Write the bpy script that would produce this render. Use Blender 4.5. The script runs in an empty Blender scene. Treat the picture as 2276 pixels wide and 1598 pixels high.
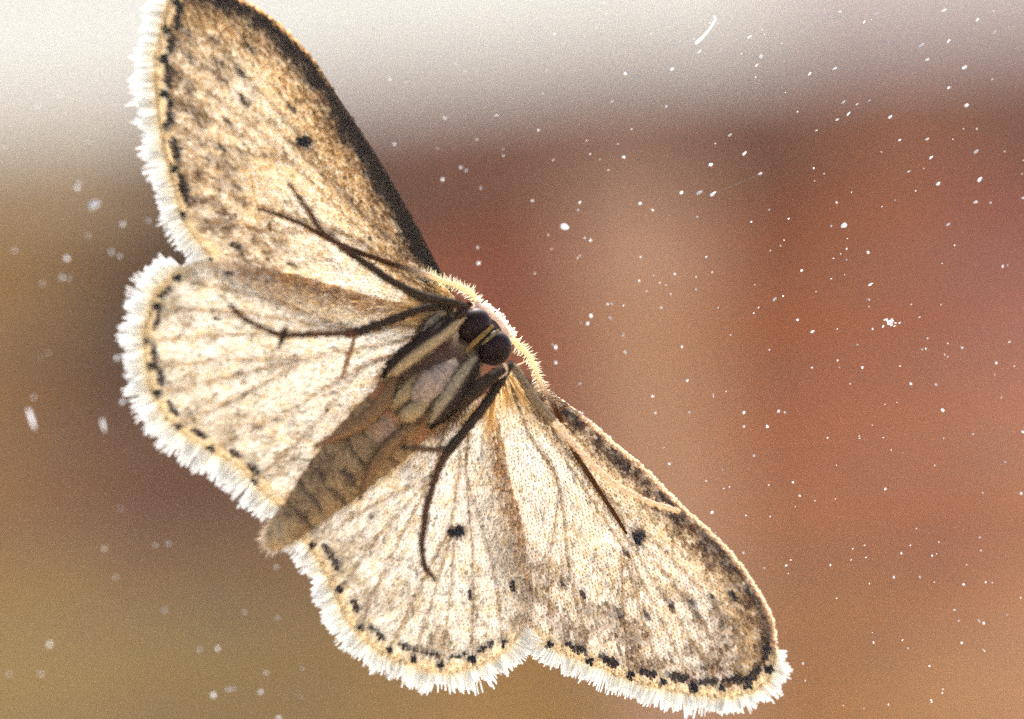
import bpy, math, random
import numpy as np
from mathutils import Vector, Matrix, noise
from mathutils.geometry import delaunay_2d_cdt

rng = np.random.default_rng(7)
random.seed(7)
scene = bpy.context.scene
col = scene.collection

# ------------------------------------------------------------------ camera
W, H = 2276.0, 1598.0            # the photograph's pixel grid, used as a drawing board for outlines
SENSOR, LENS = 36.0, 193.0
FOCUS = 0.150
ROLL = math.radians(-5.0)
CAMZ = 1.30
cam_d = bpy.data.cameras.new('camera')
cam = bpy.data.objects.new('camera', cam_d)
col.objects.link(cam)
cam_rot = Matrix.Rotation(math.radians(90), 3, 'X') @ Matrix.Rotation(ROLL, 3, 'Z')
cam.matrix_world = Matrix.Translation((0, 0, CAMZ)) @ cam_rot.to_4x4()
cam_d.sensor_width = SENSOR
cam_d.lens = LENS
cam_d.clip_start = 0.005
cam_d.clip_end = 500
cam_d.dof.use_dof = True
cam_d.dof.focus_distance = FOCUS
cam_d.dof.aperture_fstop = LENS / 4.8      # a 4.8 mm aperture
scene.camera = cam

# ------------------------------------------------------------------ sky, sun, exposure
SUN_EL, SUN_AZ = math.radians(54), math.radians(10)     # azimuth to the right of the view axis (+Y)
world = bpy.data.worlds.new('World')
scene.world = world
world.use_nodes = True
wn = world.node_tree.nodes
bgn = wn['Background']
sky = wn.new('ShaderNodeTexSky')
sky.sky_type = 'NISHITA'
sky.sun_disc = False
sky.sun_elevation = SUN_EL
sky.sun_rotation = SUN_AZ
sky.air_density = 0.7
sky.dust_density = 3.0
sky.ozone_density = 0.3
world.node_tree.links.new(sky.outputs[0], bgn.inputs[0])
bgn.inputs[1].default_value = 0.15
sun_d = bpy.data.lights.new('sun', 'SUN')
sun_d.energy = 2.1
sun_d.angle = math.radians(0.53)
sun_d.color = (1.0, 0.97, 0.92)
sun = bpy.data.objects.new('sun', sun_d)
col.objects.link(sun)
to_sun = Vector((math.sin(SUN_AZ) * math.cos(SUN_EL), math.cos(SUN_AZ) * math.cos(SUN_EL), math.sin(SUN_EL)))
sun.rotation_euler = to_sun.to_track_quat('Z', 'Y').to_euler()
sun.location = (0.5, 2.0, 4.0)
scene.view_settings.view_transform = 'Standard'
scene.view_settings.look = 'None'
scene.view_settings.gamma = 1.0
scene.view_settings.use_curve_mapping = False
scene.view_settings.exposure = 1.9
scene.cycles.use_denoising = False
scene.cycles.max_bounces = 10
scene.cycles.diffuse_bounces = 5
scene.cycles.transparent_max_bounces = 24
scene.cycles.sample_clamp_indirect = 6.0

# ------------------------------------------------------------------ materials
def srgb(c):
    c = np.asarray(c, float) / 255.0
    return np.where(c <= 0.04045, c / 12.92, ((c + 0.055) / 1.055) ** 2.4)

def new_mat(name):
    m = bpy.data.materials.new(name)
    m.use_nodes = True
    nt = m.node_tree
    nt.nodes.clear()
    out = nt.nodes.new('ShaderNodeOutputMaterial')
    return m, nt, out

def mixs(nt, fac, a, b):
    n = nt.nodes.new('ShaderNodeMixShader')
    n.inputs[0].default_value = fac
    nt.links.new(a, n.inputs[1]); nt.links.new(b, n.inputs[2])
    return n.outputs[0]

def thin_mat(name, transparent, translucent, gloss=0.0, tint=(1, 1, 1, 1)):
    """a thin leaf of scale or membrane: colour from the mesh, light comes through it"""
    m, nt, out = new_mat(name)
    at = nt.nodes.new('ShaderNodeAttribute'); at.attribute_name = 'Col'
    df = nt.nodes.new('ShaderNodeBsdfDiffuse'); tl = nt.nodes.new('ShaderNodeBsdfTranslucent')
    nt.links.new(at.outputs[0], df.inputs[0]); nt.links.new(at.outputs[0], tl.inputs[0])
    s = mixs(nt, translucent, df.outputs[0], tl.outputs[0])
    if gloss:
        g = nt.nodes.new('ShaderNodeBsdfGlossy'); g.inputs['Roughness'].default_value = 0.45
        s = mixs(nt, gloss, s, g.outputs[0])
    if transparent:
        tr = nt.nodes.new('ShaderNodeBsdfTransparent')
        gm = nt.nodes.new('ShaderNodeGamma'); gm.inputs[1].default_value = 0.8
        nt.links.new(at.outputs[0], gm.inputs[0]); nt.links.new(gm.outputs[0], tr.inputs[0])
        s = mixs(nt, transparent, s, tr.outputs[0])
    nt.links.new(s, out.inputs[0])
    return m

def solid_mat(name, rough=0.7, translucent=0.0, noise_scale=9000.0, noise_amt=0.35, bump=0.00001, spec=0.3):
    m, nt, out = new_mat(name)
    at = nt.nodes.new('ShaderNodeAttribute'); at.attribute_name = 'Col'
    tc = nt.nodes.new('ShaderNodeTexCoord')
    nz = nt.nodes.new('ShaderNodeTexNoise'); nz.inputs['Scale'].default_value = noise_scale
    nz.inputs['Detail'].default_value = 3
    nt.links.new(tc.outputs['Object'], nz.inputs['Vector'])
    mr = nt.nodes.new('ShaderNodeMapRange')
    mr.inputs[1].default_value = 0.3; mr.inputs[2].default_value = 0.7
    mr.inputs[3].default_value = 1 - noise_amt; mr.inputs[4].default_value = 1 + noise_amt
    nt.links.new(nz.outputs[0], mr.inputs[0])
    mx = nt.nodes.new('ShaderNodeVectorMath'); mx.operation = 'SCALE'
    nt.links.new(at.outputs[0], mx.inputs[0]); nt.links.new(mr.outputs[0], mx.inputs['Scale'])
    p = nt.nodes.new('ShaderNodeBsdfPrincipled')
    nt.links.new(mx.outputs[0], p.inputs['Base Color'])
    p.inputs['Roughness'].default_value = rough
    p.inputs['Specular IOR Level'].default_value = spec
    b = nt.nodes.new('ShaderNodeBump'); b.inputs['Distance'].default_value = bump; b.inputs['Strength'].default_value = 0.8
    nt.links.new(nz.outputs[0], b.inputs['Height']); nt.links.new(b.outputs[0], p.inputs['Normal'])
    s = p.outputs[0]
    if translucent:
        tl = nt.nodes.new('ShaderNodeBsdfTranslucent'); nt.links.new(mx.outputs[0], tl.inputs[0])
        s = mixs(nt, translucent, s, tl.outputs[0])
    nt.links.new(s, out.inputs[0])
    return m

M_SCALE = thin_mat('wing_scale_material', 0.10, 0.72, 0.03)
M_MEMB = thin_mat('wing_membrane_material', 0.62, 0.75, 0.0, (1.0, 0.96, 0.88, 1))
M_VEIN = thin_mat('wing_vein_material', 0.15, 0.6)
M_FRINGE = thin_mat('wing_fringe_material', 0.30, 0.55, 0.02)
M_HAIR = thin_mat('hair_material', 0.10, 0.6)
M_BODY = solid_mat('body_scales_material', 0.85, 0.0, 14000, 0.45, 0.00002, 0.08)
M_LEG = solid_mat('leg_scales_material', 0.8, 0.0, 22000, 0.6, 0.00001, 0.08)
M_ANT = solid_mat('antenna_material', 0.7, 0.6, 20000, 0.25, 0.00001, 0.1)
M_HIND = solid_mat('hind_leg_material', 0.85, 0.2, 14000, 0.45, 0.00002, 0.05)
M_EYE = solid_mat('compound_eye_material', 0.5, 0.0, 40000, 0.15, 0.000004, 0.12)
M_DUST = thin_mat('dust_material', 0.0, 0.6, 0.06)

def mesh_obj(name, verts, faces, mat, parent=None, colors=None, smooth=False, kind=None):
    me = bpy.data.meshes.new(name)
    me.from_pydata([tuple(v) for v in np.asarray(verts, float)], [], faces)
    if colors is not None:
        ca = me.color_attributes.new('Col', 'FLOAT_COLOR', 'POINT')
        c = np.ones((len(verts), 4), dtype=np.float32)
        c[:, :3] = np.clip(np.asarray(colors), 0, 1)
        ca.data.foreach_set('color', c.ravel())
    if smooth:
        me.polygons.foreach_set('use_smooth', [True] * len(me.polygons))
    me.update()
    if mat is not None:
        me.materials.append(mat)
    o = bpy.data.objects.new(name, me)
    col.objects.link(o)
    if parent is not None:
        o.parent = parent
    if kind:
        o['kind'] = kind
    return o

def tag(o, label, cat=None, group=None, kind=None):
    o['label'] = label
    if cat: o['category'] = cat
    if group: o['group'] = group
    if kind: o['kind'] = kind

# ------------------------------------------------------------------ the window pane's frame of reference
YAW = math.radians(18.4)
T = np.array([math.cos(YAW), math.sin(YAW), 0.0])        # along the pane, to the right
UP = np.array([0.0, 0.0, 1.0])
N = np.array([math.sin(YAW), -math.cos(YAW), 0.0])       # out of the pane, towards the room
C0 = np.array([0, 0, CAMZ])
R3 = np.array(cam_rot)

def ray(px, py):
    px = np.asarray(px, float); py = np.asarray(py, float)
    v = np.stack([(px - W / 2) / W * SENSOR / LENS, (H / 2 - py) / W * SENSOR / LENS, -np.ones_like(px)], -1)
    return v @ R3.T

P_FOC = C0 + ray(1850, 800) * FOCUS                      # a point of the pane's outer face
# origin of the moth's own frame: on the pane under its thorax
_r = ray(960, 850)
ORG = C0 + _r * (np.dot(P_FOC - C0, N) / np.dot(_r, N))

def Q(px, py, d):
    """outline point -> moth frame (x along pane, y up, z towards the room), d = mm behind the pane's outer face"""
    r = ray(px, py)
    d = np.asarray(d, float) * 0.001
    t = (np.dot(ORG - C0, N) - d) / (r @ N)
    w = C0 + r * t[..., None] if np.ndim(t) else C0 + r * t
    v = w - ORG
    return np.stack([v @ T, v @ UP, v @ N], -1)

def toPx(local):
    w = ORG + local[:, 0:1] * T + local[:, 1:2] * UP + local[:, 2:3] * N
    c = (w - C0) @ R3
    return c[:, 0] / -c[:, 2] * LENS / SENSOR * W + W / 2, H / 2 - c[:, 1] / -c[:, 2] * LENS / SENSOR * W

PX = 0.0123e-3 * 1.0                                      # one outline unit at the moth, in metres
root_mw = Matrix(((T[0], UP[0], N[0], ORG[0]), (T[1], UP[1], N[1], ORG[1]), (T[2], UP[2], N[2], ORG[2]), (0, 0, 0, 1)))

# ------------------------------------------------------------------ the ground, the brick wall
def box_mesh(name, sx, sy, sz, bevel=0.0):
    import bmesh
    bm = bmesh.new()
    bmesh.ops.create_cube(bm, size=1.0)
    for v in bm.verts:
        v.co.x *= sx; v.co.y *= sy; v.co.z *= sz
    if bevel:
        bmesh.ops.bevel(bm, geom=bm.edges[:], offset=bevel, segments=1, affect='EDGES')
    me = bpy.data.meshes.new(name)
    bm.to_mesh(me); bm.free()
    return me

def rough_stone(name, attr_color=False, base=(0.3, 0.3, 0.3), scale=60.0, amt=0.25):
    m, nt, out = new_mat(name)
    tc = nt.nodes.new('ShaderNodeTexCoord')
    nz = nt.nodes.new('ShaderNodeTexNoise'); nz.inputs['Scale'].default_value = scale; nz.inputs['Detail'].default_value = 6
    nt.links.new(tc.outputs['Object'], nz.inputs['Vector'])
    mr = nt.nodes.new('ShaderNodeMapRange')
    mr.inputs[1].default_value = 0.3; mr.inputs[2].default_value = 0.7
    mr.inputs[3].default_value = 1 - amt; mr.inputs[4].default_value = 1 + amt
    nt.links.new(nz.outputs[0], mr.inputs[0])
    mx = nt.nodes.new('ShaderNodeVectorMath'); mx.operation = 'SCALE'
    if attr_color:
        oi = nt.nodes.new('ShaderNodeObjectInfo'); nt.links.new(oi.outputs['Color'], mx.inputs[0])
    else:
        mx.inputs[0].default_value = base
    nt.links.new(mr.outputs[0], mx.inputs['Scale'])
    p = nt.nodes.new('ShaderNodeBsdfPrincipled'); p.inputs['Roughness'].default_value = 0.9
    nt.links.new(mx.outputs[0], p.inputs['Base Color'])
    b = nt.nodes.new('ShaderNodeBump'); b.inputs['Distance'].default_value = 0.002
    nt.links.new(nz.outputs[0], b.inputs['Height']); nt.links.new(b.outputs[0], p.inputs['Normal'])
    nt.links.new(p.outputs[0], out.inputs[0])
    return m

M_BRICK = rough_stone('brick_material', True)
M_MORTAR = rough_stone('mortar_material', False, (0.33, 0.25, 0.19), 80, 0.2)
M_COPING = rough_stone('coping_material', True, scale=40)
M_GROUND = rough_stone('ground_material', False, (0.46, 0.38, 0.27), 8, 0.3)

g = mesh_obj('ground', [(-150, -150, 0), (150, -150, 0), (150, 150, 0), (-150, 150, 0)], [(0, 1, 2, 3)], M_GROUND)
g['kind'] = 'structure'
g['label'] = 'dry brown earth at the foot of the brick wall'

WALL_Y = 4.30
# brick colours read off the soft background, coping shade painted in: (x, y, r, g, b)
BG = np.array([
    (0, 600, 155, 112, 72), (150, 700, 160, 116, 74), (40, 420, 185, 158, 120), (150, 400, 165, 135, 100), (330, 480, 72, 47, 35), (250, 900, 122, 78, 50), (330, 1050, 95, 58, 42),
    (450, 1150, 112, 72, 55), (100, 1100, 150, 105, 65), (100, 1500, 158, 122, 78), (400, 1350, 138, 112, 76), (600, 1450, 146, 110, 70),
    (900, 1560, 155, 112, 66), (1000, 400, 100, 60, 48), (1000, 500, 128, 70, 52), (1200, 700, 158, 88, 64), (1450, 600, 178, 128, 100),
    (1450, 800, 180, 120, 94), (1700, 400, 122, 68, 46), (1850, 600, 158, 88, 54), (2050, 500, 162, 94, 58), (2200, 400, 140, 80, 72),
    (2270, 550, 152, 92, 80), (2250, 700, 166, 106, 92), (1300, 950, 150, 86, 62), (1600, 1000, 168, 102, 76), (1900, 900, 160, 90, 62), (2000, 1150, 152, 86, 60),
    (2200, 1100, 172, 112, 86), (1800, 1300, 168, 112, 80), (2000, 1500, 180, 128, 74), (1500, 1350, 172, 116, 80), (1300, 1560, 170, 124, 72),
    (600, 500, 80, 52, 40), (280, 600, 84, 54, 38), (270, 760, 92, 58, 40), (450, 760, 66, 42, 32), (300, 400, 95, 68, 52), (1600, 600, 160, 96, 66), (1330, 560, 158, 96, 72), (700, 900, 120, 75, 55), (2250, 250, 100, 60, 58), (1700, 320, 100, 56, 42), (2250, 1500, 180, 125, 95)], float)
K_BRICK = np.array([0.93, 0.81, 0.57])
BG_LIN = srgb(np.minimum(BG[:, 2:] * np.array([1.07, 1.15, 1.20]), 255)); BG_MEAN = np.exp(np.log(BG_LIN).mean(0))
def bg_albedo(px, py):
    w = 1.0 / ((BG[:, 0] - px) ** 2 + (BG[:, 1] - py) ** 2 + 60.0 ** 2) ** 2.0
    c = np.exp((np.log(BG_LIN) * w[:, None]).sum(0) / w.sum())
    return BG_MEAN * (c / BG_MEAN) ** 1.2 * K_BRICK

def world_to_px(p):
    c = (np.asarray(p) - C0) @ R3
    return c[0] / -c[2] * LENS / SENSOR * W + W / 2, H / 2 - c[1] / -c[2] * LENS / SENSOR * W

# height of the wall head: where the soft sky edge crosses the middle of the frame
_h = C0 + ray(1500, 138) * WALL_Y
WALL_TOP = _h[2]
CO_H = 0.06
BRK_H, BRK_L, JNT = 0.065, 0.215, 0.010
n_course = int((WALL_TOP - CO_H) / (BRK_H + JNT))
X0, X1 = -1.25, 1.25
wall = mesh_obj('brick_wall', [], [], None)
wall.data = box_mesh('wall_core', X1 - X0, 0.20, WALL_TOP - CO_H, 0)
wall.data.materials.append(M_MORTAR)
wall.location = ((X0 + X1) / 2, WALL_Y + 0.108, (WALL_TOP - CO_H) / 2)
tag(wall, 'red and ochre brick garden wall with pale coping, far behind the glass', 'wall')
brick_me = box_mesh('brick', BRK_L, 0.10, BRK_H, 0.004); brick_me.materials.append(M_BRICK)
half_me = box_mesh('half_brick', BRK_L / 2 - 0.005, 0.10, BRK_H, 0.004); half_me.materials.append(M_BRICK)
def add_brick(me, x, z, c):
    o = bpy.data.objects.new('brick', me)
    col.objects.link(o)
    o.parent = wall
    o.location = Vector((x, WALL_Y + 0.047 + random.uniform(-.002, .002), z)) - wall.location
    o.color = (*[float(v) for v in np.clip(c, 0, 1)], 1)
rest_v, rest_f = [], []
zc = WALL_TOP - CO_H - JNT - BRK_H / 2
row = 0
z_low = 0.70
while zc > z_low:
    off = 0.0 if row % 2 else 0.05625
    x = X0 + off
    if row % 2 == 0:                                       # a course of headers
        while x + 0.1025 <= X1 + 0.001:
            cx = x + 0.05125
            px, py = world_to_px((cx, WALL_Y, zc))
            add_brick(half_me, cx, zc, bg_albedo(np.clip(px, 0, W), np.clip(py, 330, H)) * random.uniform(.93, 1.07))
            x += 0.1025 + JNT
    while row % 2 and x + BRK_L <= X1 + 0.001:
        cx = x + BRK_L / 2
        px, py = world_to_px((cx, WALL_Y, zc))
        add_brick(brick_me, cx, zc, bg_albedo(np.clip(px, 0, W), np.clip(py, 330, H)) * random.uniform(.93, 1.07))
        x += BRK_L + JNT
    zc -= BRK_H + JNT
    row += 1
# courses below the ones that can be seen: one joined part
bv, bf = [], []
zz = zc; row2 = row
while zz - BRK_H / 2 > 0.004:
    x = X0 + (0.0 if row2 % 2 else 0.1125)
    while x + BRK_L <= X1 + 0.001:
        b0 = len(bv)
        for dx in (0, BRK_L):
            for dy in (0, 0.10):
                for dz in (-BRK_H / 2, BRK_H / 2):
                    bv.append((x + dx - wall.location.x, WALL_Y - 0.003 + dy - wall.location.y, zz + dz - wall.location.z))
        bf += [tuple(b0 + i for i in q) for q in ((0, 1, 3, 2), (4, 6, 7, 5), (0, 4, 5, 1), (2, 3, 7, 6), (0, 2, 6, 4), (1, 5, 7, 3))]
        x += BRK_L + JNT
    zz -= BRK_H + JNT; row2 += 1
lower = mesh_obj('lower_brickwork', bv, bf, M_BRICK, wall, kind='stuff')
lower.color = (0.27, 0.15, 0.08, 1)
cop_me = box_mesh('coping_stone', 0.495, 0.30, CO_H, 0.008); cop_me.materials.append(M_COPING)
for i in range(5):
    o = bpy.data.objects.new('coping_stone', cop_me); col.objects.link(o); o.parent = wall
    o.location = Vector((X0 + 0.25 + i * 0.5, WALL_Y + 0.10, WALL_TOP - CO_H / 2)) - wall.location
    sh = random.uniform(.95, 1.05)
    o.color = (0.40 * sh, 0.30 * sh, 0.19 * sh, 1) if i <= 1 else (0.20 * sh, 0.105 * sh, 0.07 * sh, 1)

# a pale clay downpipe standing before the wall
_p = C0 + ray(1440, 700) * (WALL_Y - 0.09)
def lathe(name, prof, mat, seg=20):
    V, F = [], []
    for (r, z) in prof:
        for k in range(seg):
            a = 2 * math.pi * k / seg
            V.append((r * math.cos(a), r * math.sin(a), z))
    for i in range(len(prof) - 1):
        for k in range(seg):
            a = i * seg + k; b = i * seg + (k + 1) % seg
            F.append((a, b, b + seg, a + seg))
    return mesh_obj(name, V, F, mat, smooth=True)
M_PIPE = rough_stone('clay_pipe_material', True, scale=30, amt=0.12)
ztop = WALL_TOP - 0.10
pipe = lathe('downpipe', [(0.0, 0.0), (0.042, 0.0), (0.042, .60), (0.050, .605), (0.050, .68), (0.042, .685), (0.042, ztop - .08), (0.050, ztop - .075), (0.050, ztop), (0.036, ztop), (0.036, ztop - .05), (0, ztop - .05)], M_PIPE)
pipe.location = (_p[0], _p[1], 0.0); pipe.color = (0.47, 0.265, 0.15, 1)
tag(pipe, 'pale clay downpipe standing upright against the brick wall', 'downpipe')

# pale backdrop added in place of the bright sky, behind the brick wall
M_BACKDROP = rough_stone('backdrop_material', True, scale=5.0, amt=0.06)
backdrop = mesh_obj('backdrop', [], [], None)
backdrop.data = box_mesh('backdrop_board', 2.60, 0.25, 3.2, 0.01); backdrop.data.materials.append(M_BACKDROP)
backdrop.location = (-0.92, 7.2, 1.6); backdrop.color = (0.95, 0.88, 0.70, 1)
tag(backdrop, 'soft pale backdrop standing in for bright sky behind the brick wall', 'backdrop')
o = bpy.data.objects.new('house_corner', box_mesh('house_corner', 1.2, 0.20, 3.15, 0.01)); o.data.materials.append(M_BACKDROP)
col.objects.link(o); o.parent = backdrop; o.location = (1.90, 0.0, -0.025); o.color = (0.70, 0.58, 0.49, 1)

# ------------------------------------------------------------------ the window pane
def pane_material():
    m, nt, out = new_mat('window_glass_material')
    tr = nt.nodes.new('ShaderNodeBsdfTransparent'); tr.inputs[0].default_value = (0.985, 0.99, 0.985, 1)
    gl = nt.nodes.new('ShaderNodeBsdfGlossy'); gl.inputs['Roughness'].default_value = 0.0
    s = mixs(nt, 0.004, tr.outputs[0], gl.outputs[0])
    nt.links.new(s, out.inputs[0])
    return m
pw, ph, pt = 0.9, 2.1, 0.004
pane = mesh_obj('window_pane', [], [], None)
pane.data = box_mesh('window_pane', pw, pt, ph, 0)
pane.data.materials.append(pane_material())
pane.rotation_euler = (0, 0, YAW)
pc = ORG + N * (pt / 2)
pane.location = (pc[0], pc[1], ph / 2 + 0.0)
tag(pane, 'clear dusty sheet of window glass the moth clings to', 'window pane')

# ------------------------------------------------------------------ helpers for the moth
def smooth_poly(pts, step=6.0, closed=False):
    """Catmull-Rom through outline points, resampled"""
    p = np.asarray(pts, float)
    n = len(p); outp = []
    segs = n if closed else n - 1
    for i in range(segs):
        if closed:
            a, b, c, d = p[(i - 1) % n], p[i], p[(i + 1) % n], p[(i + 2) % n]
        else:
            b, c = p[i], p[i + 1]
            a = p[i - 1] if i > 0 else 2 * b - c
            d = p[i + 2] if i + 2 < n else 2 * c - b
        m = max(1, int(np.linalg.norm((c - b)[:2]) / step))
        for k in range(m):
            t = k / m
            outp.append(0.5 * ((2 * b) + (c - a) * t + (2 * a - 5 * b + 4 * c - d) * t * t + (3 * b - a - 3 * c + d) * t ** 3))
    if not closed:
        outp.append(p[-1])
    return np.array(outp)

def seg_dist(pts, poly):
    """distance of many points to a polyline, and the parameter along it"""
    pts = np.asarray(pts, float); poly = np.asarray(poly, float)[:, :2]
    best = np.full(len(pts), 1e9); par = np.zeros(len(pts))
    L = 0.0
    for i in range(len(poly) - 1):
        a, b = poly[i], poly[i + 1]
        ab = b - a; l = np.linalg.norm(ab) + 1e-9
        t = np.clip(((pts - a) @ ab) / (l * l), 0, 1)
        dd = np.linalg.norm(pts - (a + t[:, None] * ab), axis=1)
        m = dd < best
        best[m] = dd[m]; par[m] = L + t[m] * l
        L += l
    return best, par / L

def inside(pts, poly):
    x, y = pts[:, 0], pts[:, 1]
    r = np.zeros(len(pts), bool)
    n = len(poly); j = n - 1
    for i in range(n):
        xi, yi = poly[i][:2]; xj, yj = poly[j][:2]
        c = ((yi > y) != (yj > y)) & (x < (xj - xi) * (y - yi) / (yj - yi + 1e-12) + xi)
        r ^= c
        j = i
    return r

_tab = rng.random((256, 256))
def vnoise(x, y):
    xi = np.floor(x).astype(int); yi = np.floor(y).astype(int)
    fx = x - xi; fy = y - yi
    fx = fx * fx * (3 - 2 * fx); fy = fy * fy * (3 - 2 * fy)
    a = _tab[xi & 255, yi & 255]; b = _tab[(xi + 1) & 255, yi & 255]
    c = _tab[xi & 255, (yi + 1) & 255]; d = _tab[(xi + 1) & 255, (yi + 1) & 255]
    return (a * (1 - fx) + b * fx) * (1 - fy) + (c * (1 - fx) + d * fx) * fy
def fbm(x, y, o=3):
    s = np.zeros_like(x, dtype=float); a = 0.5; t = 0
    for k in range(o):
        s += a * vnoise(x * 2 ** k + 17.3 * k, y * 2 ** k + 5.1 * k); t += a; a *= .5
    return s / t
def sstep(a, b, x):
    t = np.clip((x - a) / (b - a), 0, 1)
    return t * t * (3 - 2 * t)

# ------------------------------------------------------------------ wings: outlines and markings, in outline units
CREAM = srgb((243, 238, 228)); OCHRE = srgb((238, 214, 168)); BROWN = srgb((122, 92, 60)); DARK = srgb((58, 42, 34)); GREY = srgb((192, 178, 154))
GOLD = srgb((228, 188, 116)); BLACK = srgb((34, 27, 25))

WINGS = {}
WINGS['lf'] = dict(
    name='forewing', base=(1010, 668), d0=2.45,
    costa=[(1000, 640), (977, 597), (943, 533), (898, 450), (846, 360), (797, 285), (748, 210), (703, 139), (654, 83), (598, 34), (530, -6), (465, -32), (420, -42)],
    margin=[(420, -42), (385, -18), (364, 30), (354, 75), (342, 143), (346, 225), (354, 285), (369, 357), (384, 413), (403, 484), (433, 530), (470, 572)],
    hind=[(470, 572), (560, 640), (700, 700), (850, 725), (960, 715), (1010, 690)],
    node=(637, 352), mid=(860, 560), fringe=52,
    dots=[(391, 8), (373, 71), (365, 131), (367, 208), (371, 282), (389, 377), (408, 479)],
    dashes=[(397, 41), (382, 101), (376, 169), (380, 248), (391, 327), (410, 417)],
    discal=(677, 319, 18, 15),
    spots=[(543, 225, 16, .85), (538, 165, 20, .7), (481, 135, 17, .55), (511, 274, 16, .6), (495, 332, 15, .75), (647, 240, 15, .7), (555, 105, 24, .55), (478, 92, 15, .6),
           (528, 417, 14, .6), (487, 405, 13, .55), (530, 548, 18, .55), (440, 443, 14, .4), (421, 188, 20, .5), (415, 70, 20, .5), (500, 20, 26, .6), (420, 130, 18, .4),
           (430, 250, 20, .3), (450, 320, 16, .35), (655, 590, 16, .4), (495, 178, 15, .4), (760, 560, 16, .0), (640, 480, 14, .1)],
    costal=(28, 140), tint=0.36)
WINGS['lh'] = dict(
    name='hindwing', base=(985, 735), d0=2.20,
    costa=[(968, 690), (934, 682), (850, 664), (803, 652), (709, 624), (615, 600), (522, 584), (451, 580), (402, 592)],
    margin=[(402, 592), (362, 628), (339, 658), (324, 711), (317, 763), (322, 810), (334, 866), (362, 918), (395, 955), (437, 983), (475, 1007), (522, 1032), (564, 1072), (600, 1108), (640, 1135)],
    hind=[(640, 1135), (720, 1010), (800, 910), (890, 840), (980, 770)],
    node=(660, 800), mid=(840, 765), fringe=58,
    dots=[(352, 681), (329, 756), (338, 812), (353, 875), (397, 946), (472, 997), (566, 1068), (398, 618)],
    dashes=[(352, 715), (346, 783), (361, 838), (386, 908), (446, 962), (528, 1008), (566, 1042), (372, 648)],
    discal=None,
    spots=[(486, 706, 10, .75), (536, 824, 12, .5), (552, 873, 11, .35), (648, 943, 13, .5), (606, 974, 13, .35), (737, 875, 9, .5), (510, 608, 15, .7), (690, 640, 14, .2),
           (655, 1018, 11, .35), (600, 770, 10, .15), (575, 915, 14, .2)],
    costal=(0, 62), tint=0.12)
WINGS['rf'] = dict(
    name='forewing', base=(1130, 835), d0=2.45,
    costa=[(1140, 818), (1223, 872), (1300, 928), (1367, 985), (1438, 1046), (1505, 1113), (1566, 1169), (1623, 1225), (1669, 1287), (1705, 1348), (1721, 1400), (1725, 1446)],
    margin=[(1725, 1446), (1717, 1495), (1694, 1528), (1643, 1546), (1592, 1550), (1531, 1543), (1459, 1530), (1387, 1507), (1310, 1476), (1249, 1451), (1203, 1428), (1160, 1405)],
    hind=[(1160, 1405), (1110, 1300), (1075, 1150), (1060, 1000), (1085, 880)],
    node=(1390, 1225), mid=(1250, 1010), fringe=44,
    dots=[(1221, 1428), (1310, 1466), (1400, 1497), (1472, 1515), (1540, 1524), (1602, 1529), (1660, 1522), (1706, 1484)],
    dashes=[(1280, 1438), (1356, 1466), (1438, 1492), (1505, 1502), (1572, 1512), (1628, 1508), (1674, 1492), (1700, 1447)],
    discal=(1418, 1192, 14, 15),
    spots=[(1295, 1318, 13, .8), (1374, 1359, 13, .65), (1433, 1359, 15, .75), (1490, 1343, 15, .75), (1536, 1338, 14, .8), (1584, 1328, 14, .7), (1628, 1323, 17, .95), (1249, 1292, 12, .65),
           (1545, 1360, 14, .45), (1600, 1385, 14, .35), (1262, 1412, 16, .5), (1490, 1462, 15, .35), (1560, 1480, 15, .5), (1310, 1120, 14, .25), (1270, 1050, 14, .3), (1392, 1226, 12, .4)],
    costal=(26, 100), tint=0.16)
WINGS['rh'] = dict(
    name='hindwing', base=(1030, 890), d0=2.20,
    costa=[(1085, 880), (1097, 903), (1111, 949), (1126, 1036), (1147, 1113), (1163, 1174), (1168, 1225), (1182, 1292), (1190, 1345), (1168, 1392)],
    margin=[(1168, 1392), (1148, 1420), (1119, 1452), (1055, 1483), (982, 1496), (926, 1483), (866, 1462), (817, 1431), (775, 1385), (737, 1308), (705, 1245), (676, 1205), (640, 1180)],
    hind=[(640, 1180), (720, 1090), (800, 1000), (900, 930), (985, 870)],
    node=(1000, 1180), mid=(1020, 1040), fringe=48,
    dots=[(695, 1210), (756, 1307), (800, 1391), (865, 1441), (921, 1459), (980, 1475), (1050, 1462), (1120, 1424)],
    dashes=[(748, 1250), (789, 1340), (840, 1405), (901, 1434), (957, 1450), (1017, 1455), (1080, 1434), (732, 1222)],
    discal=(1017, 1179, 22, 13),
    spots=[(889, 1244, 11, .65), (992, 1273, 10, .45), (1045, 1319, 12, .85), (1140, 1301, 15, 1.0), (858, 1193, 11, .5), (828, 1144, 11, .6), (793, 1193, 20, .3), (930, 1270, 11, .4),
           (960, 1415, 16, .35), (1135, 1210, 15, .3), (905, 1035, 16, .25)],
    costal=(0, 55), tint=0.06)

def build_outline(w):
    c = smooth_poly(w['costa'], 7); m = smooth_poly(w['margin'], 7); h = smooth_poly(w['hind'], 9)
    w['C'], w['Mg'], w['Hd'] = c, m, h
    poly = np.concatenate([c[:-1], m[:-1], h])
    keep = [0]
    for i in range(1, len(poly)):
        if np.linalg.norm(poly[i] - poly[keep[-1]]) > 3.0:
            keep.append(i)
    w['poly'] = poly[keep]

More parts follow.
